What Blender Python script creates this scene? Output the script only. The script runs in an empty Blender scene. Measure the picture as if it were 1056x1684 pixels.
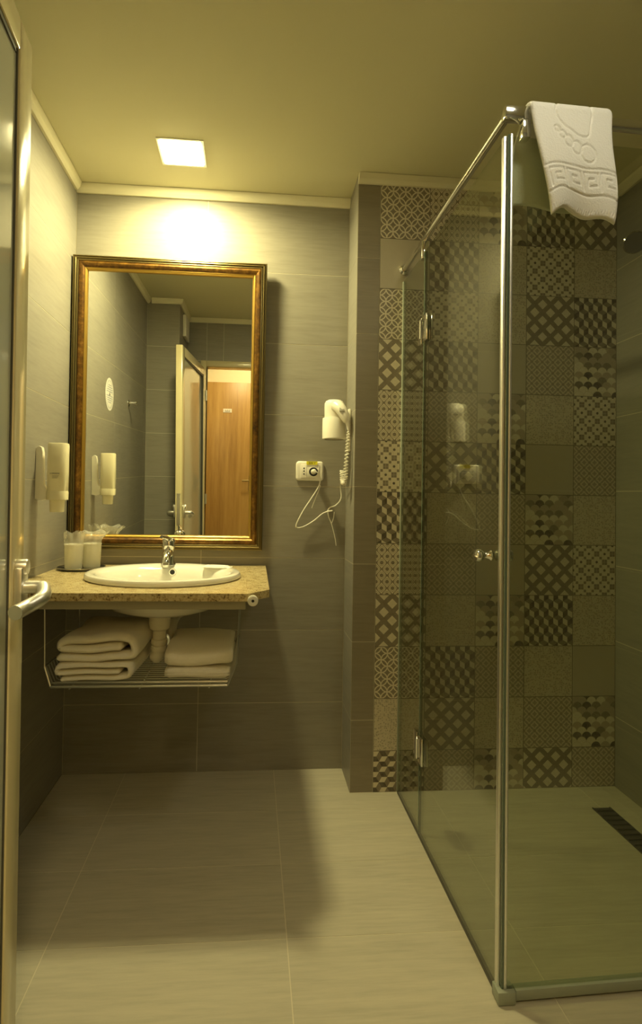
import bpy, bmesh, math, random
from mathutils import Vector, Matrix
import numpy as np
random.seed(7)
C = bpy.context.scene.collection
PI = math.pi
sc = bpy.context.scene

# ------------------------------------------------------------------ camera
W, H = 1056, 1684
F, PX, PY = 945.4, 492.15, 793.1
YAW, PITCH, ROLL, CAMH = 0.0819, -0.0243, 0.017, 1.1345
cam = bpy.data.cameras.new('camera'); camo = bpy.data.objects.new('camera', cam); C.objects.link(camo)
cam.sensor_fit = 'AUTO'; cam.sensor_width = 36.0; cam.lens = F / H * 36.0
cam.shift_x = (W / 2 - PX) / H; cam.shift_y = (PY - H / 2) / H
cam.clip_start = 0.02; cam.clip_end = 50
_R = Vector((math.cos(YAW), -math.sin(YAW), 0))
_Fd = Vector((math.sin(YAW) * math.cos(PITCH), math.cos(YAW) * math.cos(PITCH), -math.sin(PITCH)))
_U = _R.cross(_Fd)
_R2 = _R * math.cos(ROLL) + _U * math.sin(ROLL)
_U2 = -_R * math.sin(ROLL) + _U * math.cos(ROLL)
_m = Matrix((_R2, _U2, -_Fd)).transposed().to_4x4(); _m.translation = Vector((0, 0, CAMH))
camo.matrix_world = _m
sc.camera = camo

# ------------------------------------------------------------------ world, exposure
wd = bpy.data.worlds.new('world'); sc.world = wd; wd.use_nodes = True
wd.node_tree.nodes['Background'].inputs[0].default_value = (0, 0, 0, 1)
wd.node_tree.nodes['Background'].inputs[1].default_value = 0
sc.view_settings.view_transform = 'Standard'; sc.view_settings.look = 'None'
sc.view_settings.gamma = 1; sc.view_settings.use_curve_mapping = False
sc.view_settings.exposure = 2.7
LAMP_COL = (1.0, 0.885, 0.42)
LAMP_STRENGTH = 30.0
LAMP_WATTS = 2.0
LAMP_SPREAD = 165
HALL_STRENGTH = 18.0
LAMP2_STRENGTH = 8.0
sc.cycles.max_bounces = 14; sc.cycles.diffuse_bounces = 8; sc.cycles.glossy_bounces = 8
sc.cycles.transparent_max_bounces = 24; sc.cycles.transmission_bounces = 8
sc.cycles.sample_clamp_indirect = 6.0

# ------------------------------------------------------------------ node helpers
class S:
    """a scalar socket (or a number) that grows Math nodes"""
    def __init__(s, nt, k): s.nt = nt; s.k = k
    def _m(s, op, *a):
        n = s.nt.nodes.new('ShaderNodeMath'); n.operation = op
        for i, x in enumerate((s,) + a):
            x = x.k if isinstance(x, S) else x
            if isinstance(x, (int, float)): n.inputs[i].default_value = x
            else: s.nt.links.new(x, n.inputs[i])
        return S(s.nt, n.outputs[0])
    def __add__(s, o): return s._m('ADD', o)
    __radd__ = __add__
    def __sub__(s, o): return s._m('SUBTRACT', o)
    def __rsub__(s, o): return (s * -1) + o
    def __mul__(s, o): return s._m('MULTIPLY', o)
    __rmul__ = __mul__
    def __truediv__(s, o): return s._m('DIVIDE', o)
    def lt(s, o): return s._m('LESS_THAN', o)
    def gt(s, o): return s._m('GREATER_THAN', o)
    def fr(s): return s._m('FRACT')
    def fl(s): return s._m('FLOOR')
    def ab(s): return s._m('ABSOLUTE')
    def sq(s): return s._m('SQRT')
    def mn(s, o): return s._m('MINIMUM', o)
    def mx(s, o): return s._m('MAXIMUM', o)
    def mod2(s): return (s * .5).fr() * 2
    def sin(s): return s._m('SINE')
    def cos(s): return s._m('COSINE')
    def pw(s, o): return s._m('POWER', o)
def sel(c, a, b):            # c in 0..1 : a where c, else b
    return c * a + (1 - c) * b if isinstance(c, S) else (a if c else b)

def newmat(name):
    m = bpy.data.materials.new(name); m.use_nodes = True
    nt = m.node_tree; b = nt.nodes['Principled BSDF']
    return m, nt, b
def setp(b, col=None, rough=None, metal=None, spec=None, **k):
    if col is not None: b.inputs['Base Color'].default_value = (*col, 1)
    if rough is not None: b.inputs['Roughness'].default_value = rough
    if metal is not None: b.inputs['Metallic'].default_value = metal
    if spec is not None: b.inputs['Specular IOR Level'].default_value = spec
    for n, v in k.items(): b.inputs[n].default_value = v
def simple(name, col, rough=.5, metal=0, spec=.5, **k):
    m, nt, b = newmat(name); setp(b, col, rough, metal, spec, **k); return m
def noise(nt, vec, scale, detail=3, rough=.55):
    n = nt.nodes.new('ShaderNodeTexNoise'); n.inputs['Scale'].default_value = scale
    n.inputs['Detail'].default_value = detail; n.inputs['Roughness'].default_value = rough
    if vec is not None: nt.links.new(vec, n.inputs['Vector'])
    return n.outputs['Fac']
def mapping(nt, vec, scale=(1, 1, 1), loc=None):
    n = nt.nodes.new('ShaderNodeMapping'); n.inputs['Scale'].default_value = scale
    nt.links.new(vec, n.inputs['Vector'])
    if loc is not None: nt.links.new(loc, n.inputs['Location'])
    return n.outputs[0]
def ramp(nt, fac, stops):
    n = nt.nodes.new('ShaderNodeValToRGB'); e = n.color_ramp.elements
    while len(e) > 1: e.remove(e[-1])
    e[0].position = stops[0][0]; e[0].color = (*stops[0][1], 1)
    for p, c in stops[1:]:
        q = e.new(p); q.color = (*c, 1)
    nt.links.new(fac, n.inputs[0]); return n.outputs[0]
def bump(nt, b, h, strength=.2, dist=.002):
    n = nt.nodes.new('ShaderNodeBump'); n.inputs['Strength'].default_value = strength; n.inputs['Distance'].default_value = dist
    nt.links.new(h, n.inputs['Height']); nt.links.new(n.outputs[0], b.inputs['Normal'])
def mixc(nt, fac, a, b):
    n = nt.nodes.new('ShaderNodeMix'); n.data_type = 'RGBA'
    for sk, x in ((n.inputs['Factor'], fac), (n.inputs['A'], a), (n.inputs['B'], b)):
        if isinstance(x, S): x = x.k
        if isinstance(x, (int, float)): sk.default_value = x
        elif isinstance(x, tuple): sk.default_value = (*x, 1)
        else: nt.links.new(x, sk)
    return n.outputs['Result']

def tilemat(name, col, axis, rough=.42, spec=.4):
    """sandstone-look porcelain: fine streaks along one axis, each tile shifted"""
    m, nt, b = newmat(name); setp(b, col, rough, 0, spec)
    tc = nt.nodes.new('ShaderNodeTexCoord'); oi = nt.nodes.new('ShaderNodeObjectInfo')
    off = nt.nodes.new('ShaderNodeCombineXYZ')
    r = S(nt, oi.outputs['Random']) * 37
    for i in range(3): nt.links.new(r.k, off.inputs[i])
    s = {'x': (9, 95, 95), 'y': (95, 9, 95)}[axis]
    v = mapping(nt, tc.outputs['Object'], s, off.outputs[0])
    f1 = noise(nt, v, 1.0, 4, .6)
    v2 = mapping(nt, tc.outputs['Object'], tuple(q * .25 for q in s), off.outputs[0])
    f2 = noise(nt, v2, 1.0, 3)
    f = S(nt, f1) * .6 + S(nt, f2) * .4 + (S(nt, oi.outputs['Random']) - .5) * .08
    c = ramp(nt, f.k, ((.25, tuple(q * .82 for q in col)), (.5, col), (.75, tuple(min(1, q * 1.14) for q in col))))
    nt.links.new(c, b.inputs['Base Color'])
    bump(nt, b, f1, .12, .0015)
    return m

M = {}
M['wall_tile'] = tilemat('wall_tile', (.285, .265, .215), 'x')
M['side_tile'] = tilemat('side_tile', (.272, .256, .215), 'y')
M['floor_tile'] = tilemat('floor_tile', (.455, .422, .325), 'x', .45, .35)
M['pier_tile'] = tilemat('pier_tile', (.275, .24, .18), 'x')
M['grout'] = simple('grout', (.62, .57, .44), .9, 0, .2)
M['grout_dark'] = simple('grout_dark', (.20, .18, .14), .9, 0, .2)
def paint(name, col):
    m, nt, b = newmat(name); setp(b, col, .75, 0, .25)
    g = nt.nodes.new('ShaderNodeNewGeometry')
    f = noise(nt, g.outputs['Position'], 5, 5, .6); bump(nt, b, f, .25, .004)
    return m
M['ceiling'] = paint('ceiling', (.72, .69, .47))
M['cornice'] = paint('cornice', (.84, .80, .60))
M['hall_paint'] = paint('hall_paint', (.80, .74, .55))
M['chrome'] = simple('chrome', (.82, .82, .80), .10, 1)
M['satin'] = simple('satin', (.86, .85, .81), .36, 1)
M['steel_wire'] = simple('steel_wire', (.55, .55, .52), .28, 1)
M['white_plastic'] = simple('white_plastic', (.86, .83, .72), .32, 0, .5)
M['ceramic'] = simple('ceramic', (.88, .86, .78), .10, 0, .6, **{'Coat Weight': .4, 'Coat Roughness': .05})
M['dark'] = simple('dark', (.02, .02, .018), .5)
M['black_rubber'] = simple('black_rubber', (.03, .03, .027), .6)
M['drain_metal'] = simple('drain_metal', (.10, .09, .08), .45, .6)
M['pvc'] = simple('pvc', (.78, .74, .60), .35)
M['door_lacquer'] = simple('door_lacquer', (.74, .66, .40), .16, 0, .6, **{'Coat Weight': .3, 'Coat Roughness': .06})
M['gasket'] = simple('gasket', (.07, .065, .05), .5)

def clearglass(name, tint, f0=.045):
    m = bpy.data.materials.new(name); m.use_nodes = True; nt = m.node_tree; nt.nodes.clear()
    o = nt.nodes.new('ShaderNodeOutputMaterial'); mx = nt.nodes.new('ShaderNodeMixShader')
    t = nt.nodes.new('ShaderNodeBsdfTransparent'); t.inputs[0].default_value = (*tint, 1)
    g = nt.nodes.new('ShaderNodeBsdfGlossy'); g.inputs['Roughness'].default_value = .012
    lw = nt.nodes.new('ShaderNodeLayerWeight'); lw.inputs['Blend'].default_value = .5
    fac = S(nt, lw.outputs['Facing']).pw(5.0) * (1 - f0) + f0
    nt.links.new(fac.k, mx.inputs[0]); nt.links.new(t.outputs[0], mx.inputs[1]); nt.links.new(g.outputs[0], mx.inputs[2])
    nt.links.new(mx.outputs[0], o.inputs[0]); return m
M['shower_glass'] = clearglass('shower_glass', (.865, .885, .81), .078)
M['glass_edge'] = simple('glass_edge', (.11, .15, .11), .15, 0, .6)
M['seal'] = simple('seal', (.30, .33, .26), .3, 0, .5)

# frosted door pane
m, nt, b = newmat('frosted_glass'); setp(b, (.50, .52, .42), .06, 0, .6)
M['frosted_glass'] = m
# mirror
M['mirror'] = simple('mirror_silver', (.90, .905, .87), .0, 1)
# gilt
M['gilt'] = simple('gilt', (.55, .355, .08), .34, .9)
M['bronze_edge'] = simple('bronze_edge', (.235, .185, .08), .30, .85)
m, nt, b = newmat('patina'); setp(b, (.20, .10, .02), .34, .55)
tc = nt.nodes.new('ShaderNodeTexCoord')
f = S(nt, noise(nt, tc.outputs['Object'], 42, 6, .7)) * .65 + S(nt, noise(nt, tc.outputs['Object'], 9, 3)) * .35
nt.links.new(ramp(nt, f.k, ((.34, (.03, .015, .005)), (.52, (.16, .075, .012)), (.68, (.36, .19, .035)))), b.inputs['Base Color'])
M['patina'] = m
# granite
m, nt, b = newmat('granite'); setp(b, (.6, .5, .25), .18, 0, .5)
g = nt.nodes.new('ShaderNodeTexCoord')
f1 = S(nt, noise(nt, g.outputs['Object'], 260, 2, .5)); f2 = S(nt, noise(nt, g.outputs['Object'], 40, 4, .6))
f = f1 * .62 + f2 * .38
nt.links.new(ramp(nt, f.k, ((.34, (.10, .06, .02)), (.42, (.42, .30, .12)), (.52, (.62, .50, .27)), (.66, (.78, .68, .42)))), b.inputs['Base Color'])
M['granite'] = m
m, nt, b = newmat('granite_edge'); setp(b, (.6, .5, .25), .3, 0, .5)
g = nt.nodes.new('ShaderNodeTexCoord')
f1 = S(nt, noise(nt, g.outputs['Object'], 150, 3, .6)); f2 = S(nt, noise(nt, g.outputs['Object'], 40, 4, .6))
f = f1 * .65 + f2 * .35
nt.links.new(ramp(nt, f.k, ((.36, (.07, .04, .015)), (.43, (.38, .27, .11)), (.50, (.56, .45, .23)), (.68, (.68, .58, .33)))), b.inputs['Base Color'])
M['granite_edge'] = m
# terry
def terry(name, col, sc_=420, st=.5):
    m, nt, b = newmat(name); setp(b, col, .95, 0, .1, **{'Sheen Weight': .15})
    g = nt.nodes.new('ShaderNodeTexCoord')
    bump(nt, b, noise(nt, g.outputs['Object'], sc_, 2, .6), st, .003)
    return m
M['terry'] = terry('terry', (.88, .87, .83), 240, .55)
M['cotton'] = terry('cotton', (.80, .75, .62), 300, .4)
# oak laminate
m, nt, b = newmat('oak'); setp(b, (.5, .28, .08), .38, 0, .45)
g = nt.nodes.new('ShaderNodeTexCoord')
v = mapping(nt, g.outputs['Object'], (22, 22, 1.3)); f = S(nt, noise(nt, v, 1.6, 5, .65))
v = mapping(nt, g.outputs['Object'], (3.2, 3.2, .35)); f = f * .6 + S(nt, noise(nt, v, 1.5, 3)) * .4
nt.links.new(ramp(nt, f.k, ((.3, (.28, .155, .045)), (.5, (.42, .255, .08)), (.7, (.52, .345, .12)))), b.inputs['Base Color'])
M['oak'] = m
# translucent plastics
def milky(name, col, tr, rough=.3):
    m, nt, b = newmat(name); setp(b, col, rough, 0, .5)
    o = nt.nodes['Material Output']; mx = nt.nodes.new('ShaderNodeMixShader'); t = nt.nodes.new('ShaderNodeBsdfTransparent')
    t.inputs[0].default_value = (.97, .96, .9, 1); mx.inputs[0].default_value = tr
    nt.links.new(b.outputs[0], mx.inputs[1]); nt.links.new(t.outputs[0], mx.inputs[2]); nt.links.new(mx.outputs[0], o.inputs[0])
    return m
M['cup'] = milky('cup_plastic', (.88, .86, .78), .30)
M['wrap'] = milky('wrap_film', (.85, .83, .75), .68, .12)
M['bottle'] = milky('bottle_plastic', (.86, .80, .56), .12, .25)
M['liquid'] = simple('soap_liquid', (.72, .56, .22), .2)
M['yellow'] = simple('yellow_sticker', (.80, .72, .03), .5)
M['ink'] = simple('ink', (.05, .05, .04), .6)
M['ink_grey'] = simple('ink_grey', (.33, .31, .25), .6)
M['paper'] = simple('paper', (.82, .80, .74), .7, 0, .2)
M['tray_dark'] = simple('tray_dark', (.05, .05, .045), .25, .4)
# lamp
def emitter(name, col, st):
    m = bpy.data.materials.new(name); m.use_nodes = True; nt = m.node_tree; nt.nodes.clear()
    o = nt.nodes.new('ShaderNodeOutputMaterial'); e = nt.nodes.new('ShaderNodeEmission')
    e.inputs[0].default_value = (*col, 1); e.inputs[1].default_value = st; nt.links.new(e.outputs[0], o.inputs[0]); return m
M['lamp'] = emitter('lamp_light', LAMP_COL, LAMP_STRENGTH)
M['lamp_dim'] = emitter('lamp_dim_light', (1.0, .92, .66), LAMP2_STRENGTH)
M['hall_lamp'] = emitter('hall_light', (1.0, .80, .40), HALL_STRENGTH)

# ------------------------------------------------------------------ encaustic pattern tiles
LIGHT, MID, DARK, DEEP = (.74, .68, .53), (.45, .40, .31), (.235, .20, .145), (.085, .07, .052)
def pattern(kind):
    m, nt, b = newmat('print_' + kind); setp(b, MID, .45, 0, .35)
    uvn = nt.nodes.new('ShaderNodeUVMap'); sp = nt.nodes.new('ShaderNodeSeparateXYZ'); nt.links.new(uvn.outputs[0], sp.inputs[0])
    u = S(nt, sp.outputs[0]); v = S(nt, sp.outputs[1])
    wob = (S(nt, noise(nt, uvn.outputs[0], 30, 2)) - .5)
    oi = nt.nodes.new('ShaderNodeObjectInfo'); rnd = S(nt, oi.outputs['Random'])
    def circles(n, w):
        x = ((u + v) * n).fr(); y = ((u - v) * n + 12).fr(); d = None
        for a in (0, 1):
            for c in (0, 1):
                q = (((x - a) * (x - a) + (y - c) * (y - c)).sq() - .707).ab()
                q2 = q
                d = q2 if d is None else d.mn(q2)
        return d.lt(w)
    if kind in ('circles', 'circles_faint'):
        r = circles(4, .065) if kind == 'circles' else circles(4.5, .075)
        if kind == 'circles': c = mixc(nt, r, DARK, LIGHT)
        else:
            x = ((u + v) * 4.5).fr() - .5; y = ((u - v) * 4.5 + 12).fr() - .5
            dd = (x.ab().mx(y.ab())).lt(.17)
            c = mixc(nt, r, tuple(q * .80 for q in MID), tuple(q * 1.45 for q in MID)); c = mixc(nt, dd * .8, c, DARK)
    elif kind == 'lattice':
        s = ((u + v) * 3).fr(); t = ((u - v) * 3 + 9).fr()
        ins = ((s - .5).ab() + wob * .02).lt(.30) * ((t - .5).ab() + wob * .02).lt(.30)
        c = mixc(nt, ins, DARK, LIGHT)
    elif kind == 'dots':
        s = ((u + v) * 3).fr() - .5; t = ((u - v) * 3 + 9).fr() - .5
        iu = (u * 18).fl() + .5; iv = (v * 18).fl() + .5
        sq_ = ((iu + iv) / 6).fr() - .5; tq = ((iu - iv) / 6 + 9).fr() - .5
        line = (sq_.ab().mx(tq.ab())).gt(.46) * ((u * 18).fr() - .5).ab().lt(.47) * ((v * 18).fr() - .5).ab().lt(.47)
        dot = (s * s + t * t).lt(.012)
        c = mixc(nt, line.mx(dot), LIGHT, DARK); c = mixc(nt, dot, c, DEEP)
    elif kind == 'ogee':
        g = ((u * 9 * PI).cos() + (v * 8 * PI).cos() + (u * 9 * PI).cos() * (v * 16 * PI).cos() * .18).ab()
        ln_ = g.lt(.20); ring = (g - .85).ab().lt(.14); ctr = g.gt(1.55)
        c = mixc(nt, ln_.mx(ctr), LIGHT, DARK); c = mixc(nt, ring * .7, c, DARK)
    elif kind in ('cubes', 'cubes_turned'):
        if kind == 'cubes_turned': u, v = v, 1 - u
        # pointy-top hexagons 5 across, 6 rows; rows offset by half a hexagon
        px = u * 5; py = v * 6
        row = py.fl(); fy = py - row
        def hexa(row_off):
            k = (py + .3333 * 0 - row_off).fl()
            return k
        # nearest hexagon centre: candidates row k and k+1 with centres at y = k
        def cand(k):
            cx = (px + k.mod2() * .5); cx = cx - (cx + .5).fl()     # -.5 .. .5
            cy = (py - k)
            return cx, cy
        k0 = py.fl(); k1 = k0 + 1
        ax, ay = cand(k0); bx_, by_ = cand(k1)
        da = ax * ax * .75 * 1.7778 / 1.0 + ay * ay; db = bx_ * bx_ * .75 * 1.7778 + by_ * by_
        w = da.lt(db); x = sel(w, ax, bx_); y = sel(w, ay, by_)
        top = (y - x.ab() * .6667).gt(0)
        left = x.lt(0)
        c = mixc(nt, left, DEEP, LIGHT); c = mixc(nt, top, c, DARK)
    elif kind == 'scales':
        p = v * 10; k = p.fl(); fv = p - k
        def at(kk): 
            q = u * 5 + kk.mod2() * .5; i = q.fl(); return (q - i - .5) * 2, i
        dx, i0 = at(k); ins = (dx * dx + fv * fv).lt(1)
        dx1, i1 = at(k + 1)
        idx = sel(ins, i0 * 7.31 + k * 3.17, i1 * 7.31 + (k + 1) * 3.17)
        wn = nt.nodes.new('ShaderNodeTexWhiteNoise'); wn.noise_dimensions = '1D'
        nt.links.new((idx + .37).k, wn.inputs['W'])
        edge = ((dx * dx + fv * fv) - .98).ab().lt(.09)
        par = sel(ins, k.mod2(), (k + 1).mod2())
        val = S(nt, wn.outputs['Value']) * .75 + par * .42
        c = ramp(nt, val.k, ((0, DEEP), (.20, DEEP), (.22, DARK), (.52, DARK), (.54, MID), (.70, MID), (.72, LIGHT), (1, LIGHT)))
        c = mixc(nt, edge * .5, c, MID)
        nt.nodes[-1]
    elif kind == 'mosaic':
        vo = nt.nodes.new('ShaderNodeTexVoronoi'); vo.inputs['Scale'].default_value = 26; vo.inputs['Randomness'].default_value = .6
        nt.links.new(uvn.outputs[0], vo.inputs['Vector'])
        ring = ((S(nt, vo.outputs['Distance'])) * 1).gt(.42)
        gx = ((u * 3).fr() - .5).ab().gt(.46); gy = ((v * 3).fr() - .5).ab().gt(.46)
        c = mixc(nt, ring * .75, (.40, .36, .275), (.72, .65, .50)); c = mixc(nt, gx.mx(gy) * .4, c, (.52, .47, .36))
    else:
        c = mixc(nt, S(nt, noise(nt, uvn.outputs[0], 18, 5, .7)), (.47, .43, .33), (.57, .52, .40))
    # worn print
    wn = S(nt, noise(nt, uvn.outputs[0], 9, 5, .7))
    c = mixc(nt, (wn - .35).mx(0).mn(.3) * .9, c, MID)
    nt.links.new(c, b.inputs['Base Color'])
    return m

# ------------------------------------------------------------------ geometry helpers
class MB:
    def __init__(s): s.v = []; s.f = []; s.sm = []; s.mi = []; s.cur = 0
    def add(s, vs, fs, smooth=False):
        o = len(s.v); s.v += [tuple(x) for x in vs]
        for q in fs: s.f.append(tuple(i + o for i in q)); s.sm.append(smooth); s.mi.append(s.cur)
        return s
    def box(s, x0, x1, y0, y1, z0, z1):
        vs = [(x, y, z) for z in (z0, z1) for y in (y0, y1) for x in (x0, x1)]
        return s.add(vs, [(0, 2, 3, 1), (4, 5, 7, 6), (0, 1, 5, 4), (2, 6, 7, 3), (0, 4, 6, 2), (1, 3, 7, 5)])
    def rbox(s, x0, x1, y0, y1, z0, z1, r=.004, seg=2):
        bm = bmesh.new(); bmesh.ops.create_cube(bm, size=1)
        for q in bm.verts: q.co = Vector(((x0 + x1) / 2 + q.co.x * (x1 - x0), (y0 + y1) / 2 + q.co.y * (y1 - y0), (z0 + z1) / 2 + q.co.z * (z1 - z0)))
        bmesh.ops.bevel(bm, geom=bm.edges[:], offset=r, segments=seg, profile=.5, affect='EDGES')
        bm.verts.index_update()
        s.add([q.co[:] for q in bm.verts], [[w.index for w in q.verts] for q in bm.faces], True); bm.free(); return s
    def tube(s, pts, r, n=10, cap=True, closed=False):
        P = [Vector(q) for q in pts]; m = len(P)
        rr = r if isinstance(r, (list, tuple)) else [r] * m
        T = []
        for i in range(m):
            a = P[(i - 1) % m] if closed or i > 0 else P[i]; c = P[(i + 1) % m] if closed or i < m - 1 else P[i]
            t = (c - a); T.append(t.normalized() if t.length > 1e-9 else Vector((0, 0, 1)))
        up = Vector((0, 0, 1)) if abs(T[0].z) < .9 else Vector((1, 0, 0))
        nrm = (up - T[0] * up.dot(T[0])).normalized(); vs = []
        for i in range(m):
            nrm = (nrm - T[i] * nrm.dot(T[i])).normalized(); bn = T[i].cross(nrm)
            for k in range(n):
                a = 2 * PI * k / n; vs.append(P[i] + (nrm * math.cos(a) + bn * math.sin(a)) * rr[i])
        fs = []
        for i in range(m if closed else m - 1):
            for k in range(n):
                a = i * n + k; b2 = i * n + (k + 1) % n; j = (i + 1) % m
                fs.append((a, b2, j * n + (k + 1) % n, j * n + k))
        if cap and not closed: fs.append(tuple(range(n - 1, -1, -1))); fs.append(tuple((m - 1) * n + k for k in range(n)))
        return s.add(vs, fs, True)
    def lathe(s, prof, c=(0, 0, 0), axis='z', n=28, sx=1, sy=1, cap=True):
        """profile of (radius, height) turned round an axis through c"""
        vs = []
        for r, h in prof:
            for k in range(n):
                a = 2 * PI * k / n; x, y = r * math.cos(a) * sx, r * math.sin(a) * sy
                q = {'z': (x, y, h), 'y': (x, h, -y), 'x': (h, y, x * 0 + x)}[axis] if axis != 'x' else (h, x, y)
                vs.append((c[0] + q[0], c[1] + q[1], c[2] + q[2]))
        fs = []
        for i in range(len(prof) - 1):
            for k in range(n):
                fs.append((i * n + k, i * n + (k + 1) % n, (i + 1) * n + (k + 1) % n, (i + 1) * n + k))
        if cap: fs.append(tuple(range(n - 1, -1, -1))); fs.append(tuple((len(prof) - 1) * n + k for k in range(n)))
        return s.add(vs, fs, True)
    def ball(s, c, r, n=14, m=8, sx=1, sy=1, sz=1):
        prof = [(max(1e-4, r * math.sin(PI * i / m)), -r * math.cos(PI * i / m) * sz) for i in range(m + 1)]
        return s.lathe(prof, c, 'z', n, sx, sy, True)
    def prism(s, poly, z0, z1, axis='z', smooth=False):
        n = len(poly)
        def q(a, b2, h): return {'z': (a, b2, h), 'y': (a, h, b2), 'x': (h, a, b2)}[axis]
        vs = [q(a, b2, z0) for a, b2 in poly] + [q(a, b2, z1) for a, b2 in poly]
        fs = [tuple(range(n - 1, -1, -1)), tuple(range(n, 2 * n))]
        s.add(vs, fs, False)
        o = len(s.v) - 2 * n
        for i in range(n):
            s.f.append((o + i, o + (i + 1) % n, o + n + (i + 1) % n, o + n + i)); s.sm.append(smooth); s.mi.append(s.cur)
        return s
    def mesh(s, name, mats, fix=True):
        me = bpy.data.meshes.new(name); me.from_pydata(s.v, [], s.f)
        for mt in (mats if isinstance(mats, (list, tuple)) else [mats]): me.materials.append(mt)
        me.polygons.foreach_set('use_smooth', s.sm); me.polygons.foreach_set('material_index', s.mi)
        if fix:
            bm = bmesh.new(); bm.from_mesh(me); bmesh.ops.remove_doubles(bm, verts=bm.verts[:], dist=1e-6)
            bmesh.ops.recalc_face_normals(bm, faces=bm.faces[:]); bm.to_mesh(me); bm.free()
        me.update(); return me
    def build(s, name, mats, parent=None, base=None, autosmooth=True, **kw):
        """links the shape as ONE object; its origin is moved to `base` in the parent's space"""
        me = s.mesh(name, mats)
        o = bpy.data.objects.new(name, me); C.objects.link(o)
        if base is not None:
            me.transform(Matrix.Translation(-Vector(base))); o.location = base
        if parent is not None: o.parent = parent
        if autosmooth and any(s.sm):
            try: me.set_sharp_from_angle(angle=math.radians(42))
            except Exception: pass
        return o

def tag(o, label, cat, group=None, kind=None):
    o['label'] = label; o['category'] = cat
    if group: o['group'] = group
    if kind: o['kind'] = kind
    return o
def thing(name, label, cat, loc=(0, 0, 0), group=None, kind=None, rot=(0, 0, 0)):
    o = bpy.data.objects.new(name, None); C.objects.link(o); o.location = loc; o.rotation_euler = rot; o.empty_display_size = .05
    return tag(o, label, cat, group, kind)
def put(mb, name, mats, root, **k):
    """a part modelled in world coordinates below a thing standing at root.location (unrotated)"""
    o = mb.build(name, mats, root, **k)
    if root.parent is None: o.data.transform(Matrix.Translation(-root.location))
    else: o.data.transform(Matrix.Translation(-(root.parent.location + root.location)))
    return o
def spline(pts, n=8):
    P = [Vector(q) for q in pts]; out = []
    for i in range(len(P) - 1):
        a = P[max(0, i - 1)]; b2 = P[i]; c = P[i + 1]; d = P[min(len(P) - 1, i + 2)]
        for k in range(n):
            t = k / n
            out.append(.5 * ((2 * b2) + (c - a) * t + (2 * a - 5 * b2 + 4 * c - d) * t * t + (3 * b2 - a - 3 * c + d) * t ** 3))
    out.append(P[-1]); return out

# ------------------------------------------------------------------ the room
XL, XR, YB, YT = -.7405, 1.465, 2.4095, 2.209
XP, XT, ZC = .3955, .4856, 2.403
YF, YRET, XRET = .24, .72, -.52          # wall with the doorway, wall return beside it
J, TH = .0026, .0007                      # joint width, joint depth
Z0 = .2757
def shell(name, label, boxes, mat):
    mb = MB()
    for q in boxes: mb.box(*q)
    o = mb.build(name, mat); return tag(o, label, 'wall' if name.startswith('wall') else name.split('_')[0], kind='structure')

_tm = {}
def tile(parent, axis, at, a0, a1, b0, b1, mat, sign, uv=None):
    """one tile: a thin slab on the plane axis=at, facing sign; (a, b) are the in-plane extents (x|y, z) or (x, y)"""
    w, h = round(a1 - a0 - J, 4), round(b1 - b0 - J, 4)
    key = (axis, w, h, mat.name, sign, uv)
    if key not in _tm:
        mb = MB(); t = TH
        if axis == 'y': mb.box(-w / 2, w / 2, 0 if sign < 0 else -t, t if sign < 0 else 0, -h / 2, h / 2)
        elif axis == 'x': mb.box(0 if sign < 0 else -t, t if sign < 0 else 0, -w / 2, w / 2, -h / 2, h / 2)
        else: mb.box(-w / 2, w / 2, -h / 2, h / 2, -t, 0)
        me = mb.mesh('tile', mat)
        if uv:
            l = me.uv_layers.new(name='UVMap')
            for lo in me.loops:
                c = me.vertices[lo.vertex_index].co
                p, q = {'y': (c.x, c.z), 'x': (c.y, c.z), 'z': (c.x, c.y)}[axis]
                l.data[lo.index].uv = (uv[0] + (p / w + .5) * (uv[1] - uv[0]), uv[2] + (q / h + .5) * (uv[3] - uv[2]))
        _tm[key] = me
    o = bpy.data.objects.new('tile', _tm[key]); C.objects.link(o); o.parent = parent
    ca, cb = (a0 + a1) / 2, (b0 + b1) / 2
    o.location = {'y': (ca, at, cb), 'x': (at, ca, cb), 'z': (ca, cb, at)}[axis]
    return o
def cuts(lo, hi, start, step):
    k = math.ceil((lo - start) / step - 1e-6); out = [lo]
    x = start + k * step
    while x < hi - .012:
        if x > lo + .012: out.append(x)
        x += step
    return out + [hi]
def tiled(parent, axis, at, sign, a, b, astart, astep, bstart, bstep, mat):
    A = cuts(*a, astart, astep); B = cuts(*b, bstart, bstep)
    for i in range(len(A) - 1):
        for k in range(len(B) - 1): tile(parent, axis, at, A[i], A[i + 1], B[k], B[k + 1], mat, sign)

D = TH
wb = shell('wall_back', 'grey tiled back wall behind the framed mirror and the washbasin', [(XL - .1, XP, YB + D, YB + .1, 0, ZC)], M['grout'])
tiled(wb, 'y', YB, -1, (XL, XP), (0, ZC), XP, .6, Z0, .3, M['wall_tile'])
wp = shell('wall_pier', 'narrow dark grey tiled wall projection between mirror wall and patterned tiles', [(XP + D, XT, YT + D, YB + .1, 0, ZC)], M['grout'])
tiled(wp, 'y', YT, -1, (XP, XT), (0, ZC), XP, .6, Z0, .3, M['pier_tile'])
tiled(wp, 'x', XP, -1, (YT, YB), (0, ZC), YT, .6, Z0, .3, M['side_tile'])
wl = shell('wall_left', 'left wall of long grey tiles carrying the soap dispenser', [(XL - .1, XL - D, YRET, YB, 0, ZC)], M['grout'])
tiled(wl, 'x', XL, 1, (YRET, YB), (0, ZC), 1.63, .8, Z0, .3, M['side_tile'])
wr = shell('wall_right', 'right wall of plain grey tiles inside the shower', [(XR + D, XR + .1, YF, YT, 0, ZC)], M['grout'])
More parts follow.
